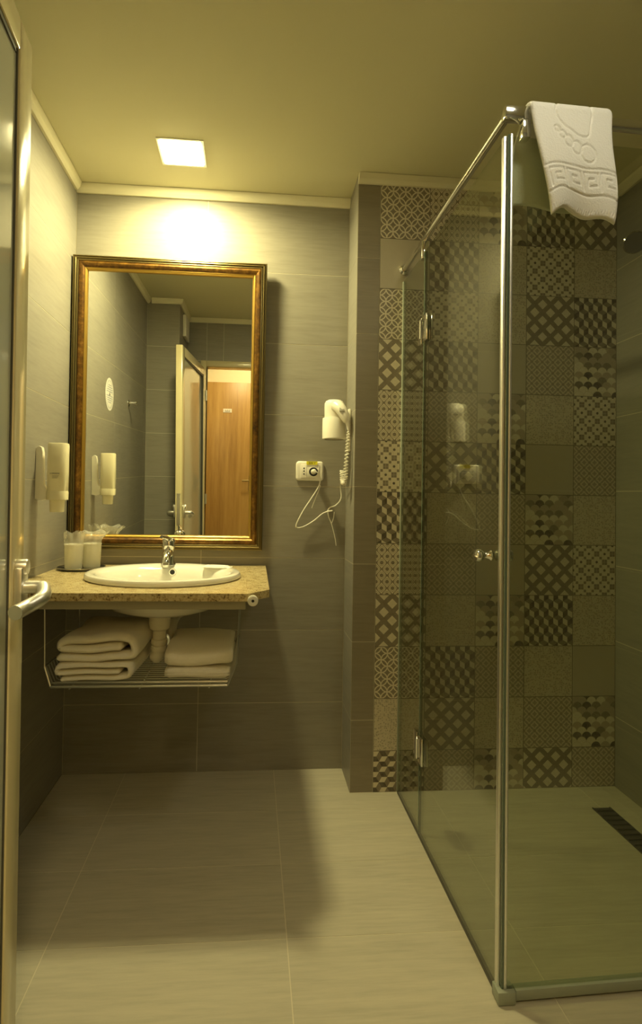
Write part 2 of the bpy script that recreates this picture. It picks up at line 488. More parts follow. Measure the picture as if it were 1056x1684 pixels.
tiled(wr, 'x', XR, -1, (YF, YT), (0, ZC), YT, .6, Z0, .3, M['side_tile'])
fl = shell('floor', 'floor of beige grey tiles running across the bathroom and shower', [(XL, XR, YF - .12, YB, -.1, -D)], M['grout']); fl['category'] = 'floor'
tiled(fl, 'z', 0, 1, (XL, XR), (YF - .12, YB), .111, .6, 2.098, .3, M['floor_tile'])
# wall with the doorway and its return (seen in the mirror)
DX0, DX1, DZ = -.37, .45, 2.03
wf = shell('wall_front', 'grey tiled wall round the doorway, seen in the mirror',
           [(XL - .1, XRET - D, YF - .12, YRET - D, 0, ZC), (XRET, DX0, YF - .12, YF - D, 0, ZC), (DX0, DX1, YF - .12, YF - D, DZ + .045, ZC), (DX1, XR + .1, YF - .12, YF - D, 0, ZC)], M['grout'])
tiled(wf, 'y', YRET, 1, (XL, XRET), (0, ZC), XL, .6, Z0, .3, M['wall_tile'])
tiled(wf, 'x', XRET, 1, (YF, YRET), (0, ZC), YF, .6, Z0, .3, M['side_tile'])
tiled(wf, 'y', YF, 1, (XRET, DX0), (0, ZC), XRET, .6, Z0, .3, M['wall_tile'])
tiled(wf, 'y', YF, 1, (DX0, DX1), (DZ + .045, ZC), -.24, .6, Z0, .3, M['wall_tile'])
tiled(wf, 'y', YF, 1, (DX1, XR), (0, ZC), -.24, .6, Z0, .3, M['wall_tile'])
ce = shell('ceiling', 'cream painted plaster ceiling with a square lamp', [(XL - .1, XR + .1, YF - .12, YB + .1, ZC, ZC + .1)], M['ceiling'])

# patterned wall of the shower
ws = shell('wall_shower', 'shower wall of square patchwork tiles in grey prints', [(XT, XR + .1, YT + D, YB + .1, 0, ZC)], M['grout_dark'])
PT = {k: pattern(n) for k, n in dict(c='circles', f='circles_faint', d='lattice', o='ogee', t='dots', q='cubes', r='cubes_turned', s='scales', m='mosaic', p='plain').items()}
GRID = ['cosqd', 'pqmtm', 'ctmdq', 'dqpfs', 'ofsmt', 'tdqpf', 'qmfsm', 'ofpdt', 'dmsqm', 'cqfmp', 'mdmfs', 'rfsdf']
ZT = .1571
for r, rowk in enumerate(GRID):
    z1 = ZT + .2 * (11 - r); z0 = max(0, z1 - .2)
    if r == 0: z1 = 2.375; z0 = ZT + 2.0
    for c, k in enumerate(rowk):
        x0 = XT + .2 * c; x1 = min(XR, x0 + .2)
        tile(ws, 'y', YT, x0, x1, z0, z1, PT[k], -1, uv=(0, round((x1 - x0) / .2, 3), round(max(0, 1 - (z1 - z0) / .2) , 3), 1))

# cornice : a thin plaster fillet, a trim for every wall
def cornice(n, label, pts):
    """pts: list of (x, y) along the wall, room on the left-hand side of travel"""
    mb = MB(); prof = [(0, 0), (.010, 0), (.020, .012), (.026, .034), (0, .034)]
    P = [Vector((x, y)) for x, y in pts]; rows = []
    for i, p in enumerate(P):
        d0 = (P[i] - P[i - 1]).normalized() if i else (P[1] - P[0]).normalized()
        d1 = (P[i + 1] - P[i]).normalized() if i < len(P) - 1 else d0
        n0 = Vector((-d0.y, d0.x)); n1 = Vector((-d1.y, d1.x)); mi = (n0 + n1); mi = mi / max(.2, mi.dot(n0))
        rows.append([(p.x + mi.x * a, p.y + mi.y * a, ZC - .036 + h) for a, h in prof])
    vs = [q for r in rows for q in r]; k = len(prof); fs = []
    for i in range(len(rows) - 1):
        for j in range(k): fs.append((i * k + j, i * k + (j + 1) % k, (i + 1) * k + (j + 1) % k, (i + 1) * k + j))
    fs += [tuple(range(k)), tuple((len(rows) - 1) * k + j for j in range(k))]
    mb.add(vs, fs)
    return tag(mb.build('trim_%d' % n, M['cornice']), label, 'cornice', kind='structure')
e = .0005
cornice(1, 'cream plaster cornice along the top of the mirror wall', [(XP - e, YB - e), (XL + e, YB - e)])
cornice(2, 'cream plaster cornice along the top of the left wall', [(XL + e, YB - .03), (XL + e, YRET + e)])
cornice(3, 'cream plaster cornice above the patchwork shower tiles', [(XR - e, YT - e), (XP - e, YT - e)])
cornice(4, 'cream plaster cornice along the top of the right wall', [(XR - e, YF + e), (XR - e, YT - .03)])
cornice(5, 'cream plaster cornice above the doorway, seen in the mirror', [(XRET + e, YF + e), (XR - .03, YF + e)])
cornice(6, 'cream plaster cornice round the wall return, seen in the mirror', [(XL + .03, YRET + e), (XRET + e, YRET + e), (XRET + e, YF + .03)])

# corridor beyond the doorway, seen in the mirror
HY = -1.05
wc = shell('wall_corridor', 'cream corridor walls beyond the doorway, seen in the mirror',
           [(-1.3, 1.3, HY - .1, HY, 0, 2.5), (-1.4, -1.3, HY, YF - .121, 0, 2.5), (1.3, 1.4, HY, YF - .121, 0, 2.5), (-1.3, XL - .1, YF - .13, YF - .121, 0, 2.5)], M['hall_paint'])
fc = shell('floor_corridor', 'beige corridor floor outside the bathroom doorway', [(-1.4, 1.4, HY - .1, YF - .1205, -.1, 0)], M['floor_tile']); fc['category'] = 'floor'
cc = shell('ceiling_corridor', 'cream corridor ceiling outside the bathroom', [(-1.4, 1.4, HY - .1, YF - .1205, 2.5, 2.6)], M['hall_paint']); cc['category'] = 'ceiling'

# ------------------------------------------------------------------ doors
# bathroom door: glazed leaf standing open, hinged at the left jamb
HG = Vector((-.353, .285, 0)); FE = Vector((-.424, 1.150, 0)); LW = (FE - HG).length
ang = math.atan2(FE.y - HG.y, FE.x - HG.x)
dr = thing('door_1', 'open bathroom door with cream frame, frosted pane and satin lever handle', 'door', (HG.x, HG.y, 0), kind='structure', rot=(-.0105, 0, ang))
DT, DH = .042, 2.005                     # local: x along the leaf, room face at y = 0, leaf thickness towards +y
st = .072
def leaf(mb): return mb
leaf_parts = [('stile', (LW - st, LW, 0, DT, .012, DH)), ('stile', (0, st, 0, DT, .012, DH)), ('rail', (st, LW - st, 0, DT, DH - .06, DH)), ('rail', (st, LW - st, 0, DT, .012, .14))]
for nme, q in leaf_parts:
    MB().rbox(*q, r=.004).build(nme, M['door_lacquer'], dr)
for q in ((LW - st - .006, LW - st, .004, DT - .004, .14, DH - .06), (st, st + .012, .004, DT - .004, .14, DH - .06), (st + .012, LW - st - .012, .004, DT - .004, DH - .072, DH - .06), (st + .012, LW - st - .012, .004, DT - .004, .14, .152)):
    MB().box(*q).build('gasket', M['gasket'], dr)
pn = MB().box(st + .012, LW - st - .006, .018, .024, .152, DH - .072).build('pane', M['frosted_glass'], dr); pn.rotation_euler = (0, 0, -.015)
MB().box(LW - .0005, LW + .0025, .010, DT - .010, .88, 1.08).build('lock_plate', M['satin'], dr)
hz = .965
for sgn in (-1, 1):
    y0 = 0 if sgn < 0 else DT
    h = MB().rbox(LW - .062, LW - .022, min(y0, y0 + sgn * .015), max(y0, y0 + sgn * .015), hz - .040, hz + .030, r=.004).build('escutcheon', M['satin'], dr)
    k = MB().lathe([(.0135, 0), (.014, sgn * .003), (.0145, sgn * .016), (.0135, sgn * .019), (.001, sgn * .020)], (LW - .042, y0 + sgn * .0005, hz + .030), 'y', 20).build('thumb_turn', M['satin'], h)
    lv = MB().tube(spline([(LW - .042, y0 + sgn * .010, hz - .008), (LW - .042, y0 + sgn * .040, hz - .008), (LW - .050, y0 + sgn * .050, hz - .011), (LW - .078, y0 + sgn * .054, hz - .022), (LW - .105, y0 + sgn * .034, hz - .034), (LW - .135, y0 + sgn * .026, hz - .037)], 6), [.0120] * 8 + [.0125] * 8 + [.0128] * 15, 14).build('lever', M['satin'], h)
for z in (.25, 1.0, 1.8):
    MB().lathe([(.008, -.04), (.008, .04)], (-.004, -.006, z), 'z', 12).build('hinge', M['satin'], dr)

df = thing('trim_7', 'cream lacquered frame round the bathroom doorway, seen in the mirror', 'door frame', (0, YF, 0), kind='structure')
put(MB().rbox(DX0, DX1, YF - .13, YF + .012, DZ, DZ + .045, r=.004), 'head', M['door_lacquer'], df)
put(MB().rbox(DX0 - .045, DX0, YF - .13, YF + .012, 0, DZ + .045, r=.004), 'jamb', M['door_lacquer'], df)
put(MB().rbox(DX1, DX1 + .045, YF - .13, YF + .012, 0, DZ + .045, r=.004), 'jamb', M['door_lacquer'], df)

# oak door across the corridor
d2 = thing('door_2', 'flush oak door across the corridor with a small white sign, seen in the mirror', 'door', (-.45, HY, 0), kind='structure')
put(MB().rbox(-.86, .02, HY + .001, HY + .042, .005, 2.095, r=.003), 'leaf', M['oak'], d2)
sg = put(MB().box(-.300, -.215, HY + .0425, HY + .046, 1.795, 1.832), 'sign', M['paper'], d2)
t = MB()
for i in range(5):
    x = -.280 + i * .0105
    t.prism([(x, 1.806), (x + .004, 1.806), (x + .007, 1.822 - (i % 2) * .006), (x + .003, 1.822 - (i % 2) * .006)], HY + .0462, HY + .0470, 'y')
t.box(-.283, -.226, HY + .0462, HY + .0470, 1.802, 1.8045)
put(t, 'lettering', M['ink'], sg); 
lk = put(MB().rbox(-.035, -.005, HY + .042, HY + .050, 1.02, 1.17, r=.003), 'lock_plate', M['bronze_edge'], d2)
put(MB().tube(spline([(-.02, HY + .05, 1.12), (-.02, HY + .085, 1.12), (-.045, HY + .095, 1.12), (-.10, HY + .095, 1.118)], 6), .008, 10), 'lever', M['bronze_edge'], d2)
put(MB().lathe([(.008, 0), (.008, .006)], (-.02, HY + .05, 1.06), 'y', 12).rbox(-.023, -.017, HY + .056, HY + .080, 1.045, 1.07, r=.001), 'key', M['satin'], d2)

# ------------------------------------------------------------------ lamps
lx, ly, ls = -.281, 2.135, .150
for lx, ly, mat_, lab in ((lx, ly, 'lamp', 'small square flush ceiling lamp glowing above the mirror'), (.66, .84, 'lamp_dim', 'dimmer square ceiling lamp near the doorway, above the open floor')):
    cl = thing('ceiling_lamp', lab, 'lamp', (lx, ly, ZC), 'square ceiling lamps')
    fr_ = MB()
    for q in ((-1, 1, -1, -.86), (-1, 1, .86, 1), (-1, -.86, -.86, .86), (.86, 1, -.86, .86)):
        fr_.box(lx + q[0] * ls / 2 * 1.12, lx + q[1] * ls / 2 * 1.12, ly + q[2] * ls / 2 * 1.12, ly + q[3] * ls / 2 * 1.12, ZC - .003, ZC)
    put(fr_, 'frame', M['white_plastic'], cl)
    put(MB().box(lx - ls / 2 * .96, lx + ls / 2 * .96, ly - ls / 2 * .96, ly + ls / 2 * .96, ZC - .0045, ZC - .001), 'diffuser', M[mat_], cl)
    if mat_ == 'lamp':
        al = bpy.data.lights.new('lamp_beam', 'AREA'); al.shape = 'SQUARE'; al.size = ls * .9; al.energy = LAMP_WATTS; al.spread = math.radians(LAMP_SPREAD); al.color = LAMP_COL
        ao = bpy.data.objects.new('lamp_beam', al); C.objects.link(ao); ao.parent = cl; ao.location = (0, 0, -.0055)
hl = thing('corridor_lamp', 'round ceiling lamp of the corridor outside the doorway', 'lamp', (0.03, -.40, 2.5))
put(MB().lathe([(.13, 2.5), (.13, 2.475), (.125, 2.47)], (0.03, -.40, 0), 'z', 28), 'base', M['white_plastic'], hl)
put(MB().lathe([(.118, 2.469), (.10, 2.445), (.05, 2.432), (.002, 2.430)], (0.03, -.40, 0), 'z', 28), 'diffuser', M['hall_lamp'], hl)

# ------------------------------------------------------------------ framed mirror, leaning slightly forward at the top
MX0, MX1, MZ0, MZ1 = -.735, .0465, .908, 2.093
mr = thing('framed_mirror', 'large wall mirror in a gold and brown mottled wooden frame', 'mirror', ((MX0 + MX1) / 2, YB - .004, MZ0), rot=(.024, 0, 0))
mw, mh = (MX1 - MX0), (MZ1 - MZ0)
def molding(prof):
    """sweeps (inset, depth) round the mirror rectangle with mitres; depth towards the room"""
    mb = MB(); k = len(prof); vs = []
    for cx, cz, sx, sz in ((-mw / 2, 0, 1, 1), (mw / 2, 0, -1, 1), (mw / 2, mh, -1, -1), (-mw / 2, mh, 1, -1)):
        for a, d in prof: vs.append((cx + sx * a, -d, cz + sz * a))
    fs = []
    for i in range(4):
        j = (i + 1) % 4
        for q in range(k): fs.append((i * k + q, i * k + (q + 1) % k, j * k + (q + 1) % k, j * k + q))
    return mb.add(vs, fs)
molding([(0, 0), (0, .020), (.002, .024), (.005, .025), (.007, .021), (.009, .021), (.0105, .026), (.013, .027), (.015, .0255), (.0165, .0215), (.0185, .0215), (.020, .026), (.0225, .0265), (.0245, .024), (.0245, 0)]).build('outer_molding', M['bronze_edge'], mr)
molding([(.0246, 0), (.0246, .0235), (.028, .0265), (.034, .0275), (.041, .0250), (.0475, .0185), (.0475, 0)]).build('patina_band', M['patina'], mr)
molding([(.0476, 0), (.0476, .0190), (.0495, .0200), (.053, .0185), (.0565, .0145), (.0575, .013), (.0585, .013), (.0595, .008), (.0595, 0)]).build('gilt_lip', M['gilt'], mr)
MB().box(-mw / 2 + .0596, mw / 2 - .0596, -.007, -.002, .0596, mh - .0596).build('mirror_glass', M['mirror'], mr)

# ------------------------------------------------------------------ washstand: slab, basin, tap, trap
CT, CB = .8435, .8205
YFR = 1.715
ct = thing('countertop', 'speckled beige granite washbasin counter with one clipped corner', 'counter', (-.34, 2.06, CB))
poly = [(XL + .001, YB - .001), (XL + .001, YFR), (-.005, YFR), (.060, YFR + .075), (.063, YB - .001)]
bcx, bcy, bra, brb = -.300, 2.050, .266, .245       # basin centre and half axes of its rim
def ringslab(mb, poly, cx, cy, ra, rb, z0, z1, n=72):
    angs = sorted([2 * PI * k / n for k in range(n)] + [math.atan2(y - cy, x - cx) % (2 * PI) for x, y in poly])
    out, inn = [], []
    for a in angs:
        d = Vector((math.cos(a), math.sin(a))); best = None
        for i in range(len(poly)):
            p = Vector(poly[i]); q = Vector(poly[(i + 1) % len(poly)]); ed = q - p; den = d.x * ed.y - d.y * ed.x
            if abs(den) < 1e-9: continue
            w = p - Vector((cx, cy)); t_ = (w.x * ed.y - w.y * ed.x) / den; u_ = (w.x * d.y - w.y * d.x) / den
            if t_ > 0 and -1e-6 <= u_ <= 1 + 1e-6 and (best is None or t_ < best): best = t_
        out.append((cx + d.x * best, cy + d.y * best))
        r = 1 / math.sqrt((d.x / ra) ** 2 + (d.y / rb) ** 2); inn.append((cx + d.x * r, cy + d.y * r))
    m_ = len(angs); vs = [(*p, z1) for p in out] + [(*p, z1) for p in inn] + [(*p, z0) for p in out] + [(*p, z0) for p in inn]
    for i in range(m_):
        j = (i + 1) % m_
        mb.cur = 0; 
        mb.f += [(o_ + len(mb.v)) and tuple(x + len(mb.v) for x in q) for o_, q in ((1, (i, j, m_ + j, m_ + i)), (1, (2 * m_ + i, 3 * m_ + i, 3 * m_ + j, 2 * m_ + j)), (1, (m_ + i, m_ + j, 3 * m_ + j, 3 * m_ + i)), (1, (i, 2 * m_ + i, 2 * m_ + j, j)))]
        mb.sm += [False] * 4; mb.mi += [0, 0, 0, 1]
    mb.v += vs; return mb
put(ringslab(MB(), poly, bcx, bcy, .236, .221, CB, CT), 'slab', [M['granite'], M['granite_edge']], ct)
put(MB().rbox(XL + .002, -.012, YFR + .045, YFR + .075, CB - .033, CB - .0005, r=.003), 'apron', simple('apron_paint', (.42, .39, .29), .5), ct)
for x in (-.66, -.05):
    put(MB().rbox(x - .015, x + .015, YFR + .076, YB - .002, CB - .033, CB - .0005, r=.002), 'bracket', M['steel_wire'], ct)
cpx, cpz = .009, .825
kn = put(MB().tube([(cpx - .012, YFR + .050, cpz - .008), (cpx - .004, YFR + .01, cpz - .002), (cpx, YFR - .002, cpz)], [.006, .007, .009], 12), 'peg', M['white_plastic'], ct)
o = put(MB().lathe([(.004, YFR - .0165), (.005, YFR - .0185), (.012, YFR - .019), (.0155, YFR - .0165), (.016, YFR - .008), (.013, YFR - .002)], (cpx, 0, cpz), 'y', 24), 'end_cap', M['white_plastic'], ct); o['label'] = 'round white end cap'
put(MB().lathe([(.0042, YFR - .0172), (.0042, YFR - .0150)], (cpx, 0, cpz), 'y', 14), 'cap_hole', M['dark'], kn).data.transform(Matrix.Translation((0, 0, 0)))

bs = thing('washbasin', 'oval white ceramic washbasin set into the granite counter', 'basin', (bcx, bcy, CT))
def bowl():
    mb = MB(); n = 64
    #      (scale of rim axes, z, y shift)
    prof = [(.87, CT + .0006, 0), (.985, CT + .0006, 0), (1.0, CT + .004, 0), (1.0, CT + .012, 0), (.985, CT + .019, 0), (.95, CT + .022, 0), (.90, CT + .021, 0), (.86, CT + .018, -.006),
            (.82, CT + .006, -.012), (.79, CT - .02, -.016), (.74, CT - .055, -.018), (.62, CT - .09, -.012), (.42, CT - .108, -.004), (.16, CT - .116, 0), (.085, CT - .1185, 0), (.085, CT - .130, 0),
            (.20, CT - .128, 0), (.46, CT - .118, -.004), (.66, CT - .099, -.012), (.79, CT - .06, -.016), (.845, CT - .012, -.010)]
    vs = []
    for s_, z, dy in prof:
        for k in range(n):
            a = 2 * PI * k / n; ry = brb * s_
            x = bcx + bra * s_ * math.cos(a); y = bcy + ry * math.sin(a) + dy
            if .3 < s_ < .87 and math.sin(a) > 0: y -= .030 * math.sin(a) ** 2 * min(1, (s_ - .3) * 3)      # tap ledge at the back
            vs.append((x, y, z))
    m_ = len(prof); fs = [(i * n + k, i * n + (k + 1) % n, ((i + 1) % m_) * n + (k + 1) % n, ((i + 1) % m_) * n + k) for i in range(m_) for k in range(n)]
    return mb.add(vs, fs, True)
put(bowl(), 'bowl', M['ceramic'], bs)
put(MB().lathe([(.013, 0), (.0145, -.002), (.013, -.004), (.0095, -.004), (.009, .002)], (bcx + .008, 2.202, CT - .002), 'y', 22), 'overflow_ring', M['chrome'], bs)
put(MB().lathe([(.009, .0), (.009, -.002)], (bcx + .008, 2.202, CT - .002), 'y', 16), 'overflow_hole', M['dark'], bs)
put(MB().lathe([(.020, -.1235), (.020, -.117), (.014, -.1155), (.001, -.115)], (bcx, bcy, CT), 'z', 22), 'drain_plug', M['chrome'], bs)

fx, fy, fz = -.312, 2.232, CT + .021
tp = thing('basin_tap', 'chrome single-lever mixer tap standing on the back of the basin', 'tap', (fx, fy, fz))
put(MB().lathe([(.027, 0), (.027, .004), (.024, .010), (.0215, .03), (.022, .058), (.024, .066)], (fx, fy, fz), 'z', 26), 'body', M['chrome'], tp)
put(MB().tube(spline([(fx, fy - .005, fz + .045), (fx + .002, fy - .045, fz + .050), (fx + .005, fy - .095, fz + .040), (fx + .006, fy - .115, fz + .018)], 6), [.019, .019, .0185, .018, .0175, .017, .017, .0165, .016, .016, .0155, .015, .0145, .0145, .014, .014, .014, .0135, .013], 14), 'spout', M['chrome'], tp)
put(MB().lathe([(.010, -.008), (.011, .0)], (fx + .006, fy - .1155, fz + .014), 'z', 16), 'aerator', M['satin'], tp)
put(MB().lathe([(.024, .0665), (.0255, .074), (.025, .090), (.020, .100), (.010, .105), (.001, .106)], (fx, fy, fz), 'z', 24), 'lever_cap', M['chrome'], tp)
put(MB().tube(spline([(fx, fy - .01, fz + .098), (fx - .006, fy - .05, fz + .108), (fx - .014, fy - .095, fz + .113)], 5), [.011, .0105, .010, .0095, .009, .0085, .008, .0078, .0075, .007, .006], 12), 'lever', M['chrome'], tp)

so = thing('wrapped_soap', 'flat white paper packet of soap lying on the basin rim', 'soap', (-.125, 2.175, CT + .020))
pk = MB(); n = 14; vs = []; fs = []
for side in (0, 1):
    for i in range(n + 1):
        for j in range(9):
            a, c = i / n * 2 - 1, j / 8 * 2 - 1
            hh = .0075 * max(0, (1 - abs(a) ** 4)) * max(0, (1 - abs(c) ** 4)) + .0012 + .0018 * math.sin(a * 9 + c * 5) * (abs(a) > .6)
            vs.append((a * .052 + c * .006, c * .026 + a * -.012, (hh if side == 0 else -.0002)))
k = (n + 1) * 9
for side in (0, 1):
    for i in range(n):
        for j in range(8): fs.append(tuple(side * k + q for q in (i * 9 + j, (i + 1) * 9 + j, (i + 1) * 9 + j + 1, i * 9 + j + 1)))
bd = [i * 9 for i in range(n + 1)] + [n * 9 + j for j in range(1, 9)] + [i * 9 + 8 for i in range(n - 1, -1, -1)] + [j for j in range(7, 0, -1)]
for i in range(len(bd)): fs.append((bd[i], bd[(i + 1) % len(bd)], k + bd[(i + 1) % len(bd)], k + bd[i]))
pk.add(vs, fs, True).build('packet', M['paper'], so)

tr = thing('drain_trap', 'white plastic drain pipe and trap under the washbasin', 'pipe', (bcx + .004, bcy - .07, .55))
tx, ty = bcx, bcy - .075
put(MB().lathe([(.036, .724), (.036, .700), (.033, .684), (.024, .678)], (tx, ty, 0), 'z', 26), 'flange', M['pvc'], tr)
put(MB().lathe([(.0225, .679), (.0225, .630)], (tx, ty, 0), 'z', 22), 'tailpiece', M['pvc'], tr)
for z in (.640, .618):
    put(MB().lathe([(.0225, z - .009), (.0265, z - .008), (.0275, z), (.0265, z + .008), (.0225, z + .009)], (tx, ty, 0), 'z', 22), 'slip_nut', M['pvc'], tr)
put(MB().tube(spline([(tx, ty, .632), (tx - .004, ty, .605), (tx - .010, ty + .004, .590), (tx - .010, ty + .02, .585), (tx + .004, ty + .060, .597), (tx + .016, ty + .10, .62), (tx + .018, ty + .14, .655), (tx + .016, ty + .20, .664), (tx + .012, YB - .012, .666)], 6), [.0215] * 49, 16), 'bend', M['pvc'], tr)
put(MB().lathe([(.037, YB - .012), (.034, YB - .002)], (tx + .012, 0, .666), 'y', 24), 'wall_rose', M['pvc'], tr)

# ------------------------------------------------------------------ hanging wire shelf with towels
SZ = .556
sy0, sy1, sxa, sxb = 1.775, 2.13, -.585, -.063
sh = thing('wire_shelf', 'chrome wire shelf hanging on thin rods under the counter', 'shelf', (-.32, 1.95, SZ))
put(MB().tube([(sxa, sy0, SZ), (sxb, sy0, SZ)], .0045, 10), 'front_rail', M['steel_wire'], sh)
put(MB().tube([(sxa, sy0 + .008, SZ + .009), (sxb, sy0 + .008, SZ + .009)], .0025, 8), 'front_wire', M['steel_wire'], sh)
put(MB().tube([(sxa, sy1, SZ), (sxb, sy1, SZ)], .0045, 10), 'back_rail', M['steel_wire'], sh)
for k in range(15):
    y = sy0 + .022 + k * (sy1 - sy0 - .03) / 15
    put(MB().tube([(sxa - .022, y, SZ + .056), (sxa - .002, y, SZ + .004), (sxa + .004, y, SZ + .001), (sxb - .004, y, SZ + .001), (sxb + .002, y, SZ + .004), (sxb + .026, y, SZ + .066)], .0018, 6), 'shelf_wire', M['steel_wire'], sh)
for x in (sxa + .055, -.325, sxb - .055):
    put(MB().tube([(x, sy0 - .002, SZ - .006), (x, sy1, SZ - .006)], .0025, 8), 'cross_wire', M['steel_wire'], sh)
for xa, xb, dz in ((sxa, -.022, .056), (sxb, .026, .066)):
    put(MB().tube([(xa + xb, sy0 + .01, SZ + dz), (xa + xb, sy1, SZ + dz)], .003, 8), 'side_rail', M['steel_wire'], sh)
    for yy in (sy0, sy1):
        put(MB().tube([(xa, yy, SZ), (xa + xb, yy + (.01 if yy == sy0 else 0), SZ + dz)], .0038, 8), 'corner_wire', M['steel_wire'], sh)
        put(MB().tube([(xa + xb, yy + (.01 if yy == sy0 else 0), SZ + dz - .002), (xa + xb * 1.25, yy + .012, CB - .001)], .0024, 8), 'hanger_rod', M['steel_wire'], sh)

def ribbon(path, th, plane, d0, d1, slices=14, skew=(0, 0), rnd=.012, seed=1, wob=.0018):
    """thick folded cloth: a rounded strip along a 2-D path, drawn out along the third axis"""
    P = [Vector(q).to_2d() for q in spline([(a, b2, 0) for a, b2 in path], 7)]
    m_ = len(P); L, R_ = [], []
    for i in range(m_):
        t_ = (P[min(m_ - 1, i + 1)] - P[max(0, i - 1)]).normalized(); nn = Vector((-t_.y, t_.x)); L.append((P[i], nn)); 
    t0 = (P[1] - P[0]).normalized(); t1 = (P[-1] - P[-2]).normalized()
    ring = []
    for p, nn in L: ring.append((p, nn))
    ring.append((P[-1], t1))
    for p, nn in reversed(L): ring.append((p, -nn))
    ring.append((P[0], -t0))
    rg = random.Random(seed); ph = [rg.uniform(0, 6) for _ in range(6)]
    mb = MB(); vs = []; k = len(ring)
    for s_ in range(slices + 1):
        q = s_ / slices; d = d0 + (d1 - d0) * q
        e_ = min(q, 1 - q) * (d1 - d0); h = th / 2
        if e_ < rnd: h *= .35 + .65 * math.sqrt(max(0, 1 - (1 - e_ / rnd) ** 2))
        for i, (p, nn) in enumerate(ring):
            w = wob * (math.sin(p.x * 38 + d * 21 + ph[0]) + math.sin(p.x * 15 - d * 33 + ph[1]))
            c_ = p + nn * h; a, b2 = c_.x + skew[0] * q + wob * math.sin(d * 26 + ph[2] + b2_phase(p.y)), c_.y + skew[1] * q + w
            vs.append((a, d, b2) if plane == 'xz' else (d, a, b2))
    fs = [(s_ * k + i, s_ * k + (i + 1) % k, (s_ + 1) * k + (i + 1) % k, (s_ + 1) * k + i) for s_ in range(slices) for i in range(k)]
    for s_ in (0, slices):
        for i in range(m_ - 1):
            fs.append((s_ * k + i, s_ * k + i + 1, s_ * k + (2 * m_ - i - 1), s_ * k + (2 * m_ - i)))
        fs.append((s_ * k + m_ - 1, s_ * k + m_, s_ * k + m_ + 1)); fs.append((s_ * k + 0, s_ * k + 2 * m_ + 1, s_ * k + 2 * m_))
    return mb.add(vs, fs, True)
def b2_phase(y): return y * 40
base = SZ + .004
def towel(name, label, path, th, plane, d0, d1, **k):
    mb = ribbon(path, th, plane, d0, d1, **k)
    o = mb.build('folded_towel', M['cotton'], None, base=((d0 + d1) / 2 if plane == 'yz' else path[0][0], (d0 + d1) / 2 if plane == 'xz' else path[0][0], base), autosmooth=False)
    return tag(o, label, 'towel', 'folded towels on the wire shelf')
z = base + .0125
towel('a', 'lower of the two thick white towels left of the drain pipe',
      [(-.56, z), (-.46, z), (-.378, z + .001), (-.362, z + .010), (-.360, z + .024), (-.374, z + .037), (-.46, z + .038), (-.556, z + .038), (-.573, z + .033), (-.574, z + .023), (-.560, z + .0185), (-.46, z + .0185), (-.395, z + .0185)], .0185, 'xz', 1.792, 2.10, skew=(.012, 0), seed=3)
z = base + .0715
towel('b', 'upper of the two thick white towels left of the drain pipe, puffed and creased',
      [(-.575, z), (-.46, z - .001), (-.376, z), (-.354, z + .013), (-.353, z + .038), (-.370, z + .053), (-.44, z + .0565), (-.525, z + .054), (-.559, z + .048), (-.571, z + .036), (-.558, z + .0265), (-.46, z + .027), (-.395, z + .0265)], .0265, 'xz', 1.798, 2.11, skew=(.012, 0), seed=5, wob=.0028)
z = base + .0125
towel('c', 'lower of the two smooth white towels right of the drain pipe',
      [(2.08, z - .001), (1.95, z), (1.835, z), (1.820, z + .008), (1.835, z + .0165), (1.95, z + .017), (2.08, z + .016)], .0165, 'yz', -.258, -.058, seed=8)
z = base + .053
towel('d', 'upper of the two smooth white towels right of the drain pipe',
      [(2.085, z - .002), (1.95, z - .001), (1.842, z - .002), (1.822, z + .010), (1.838, z + .027), (1.95, z + .034), (2.085, z + .034)], .0215, 'yz', -.259, -.050, seed=11, wob=.0024)

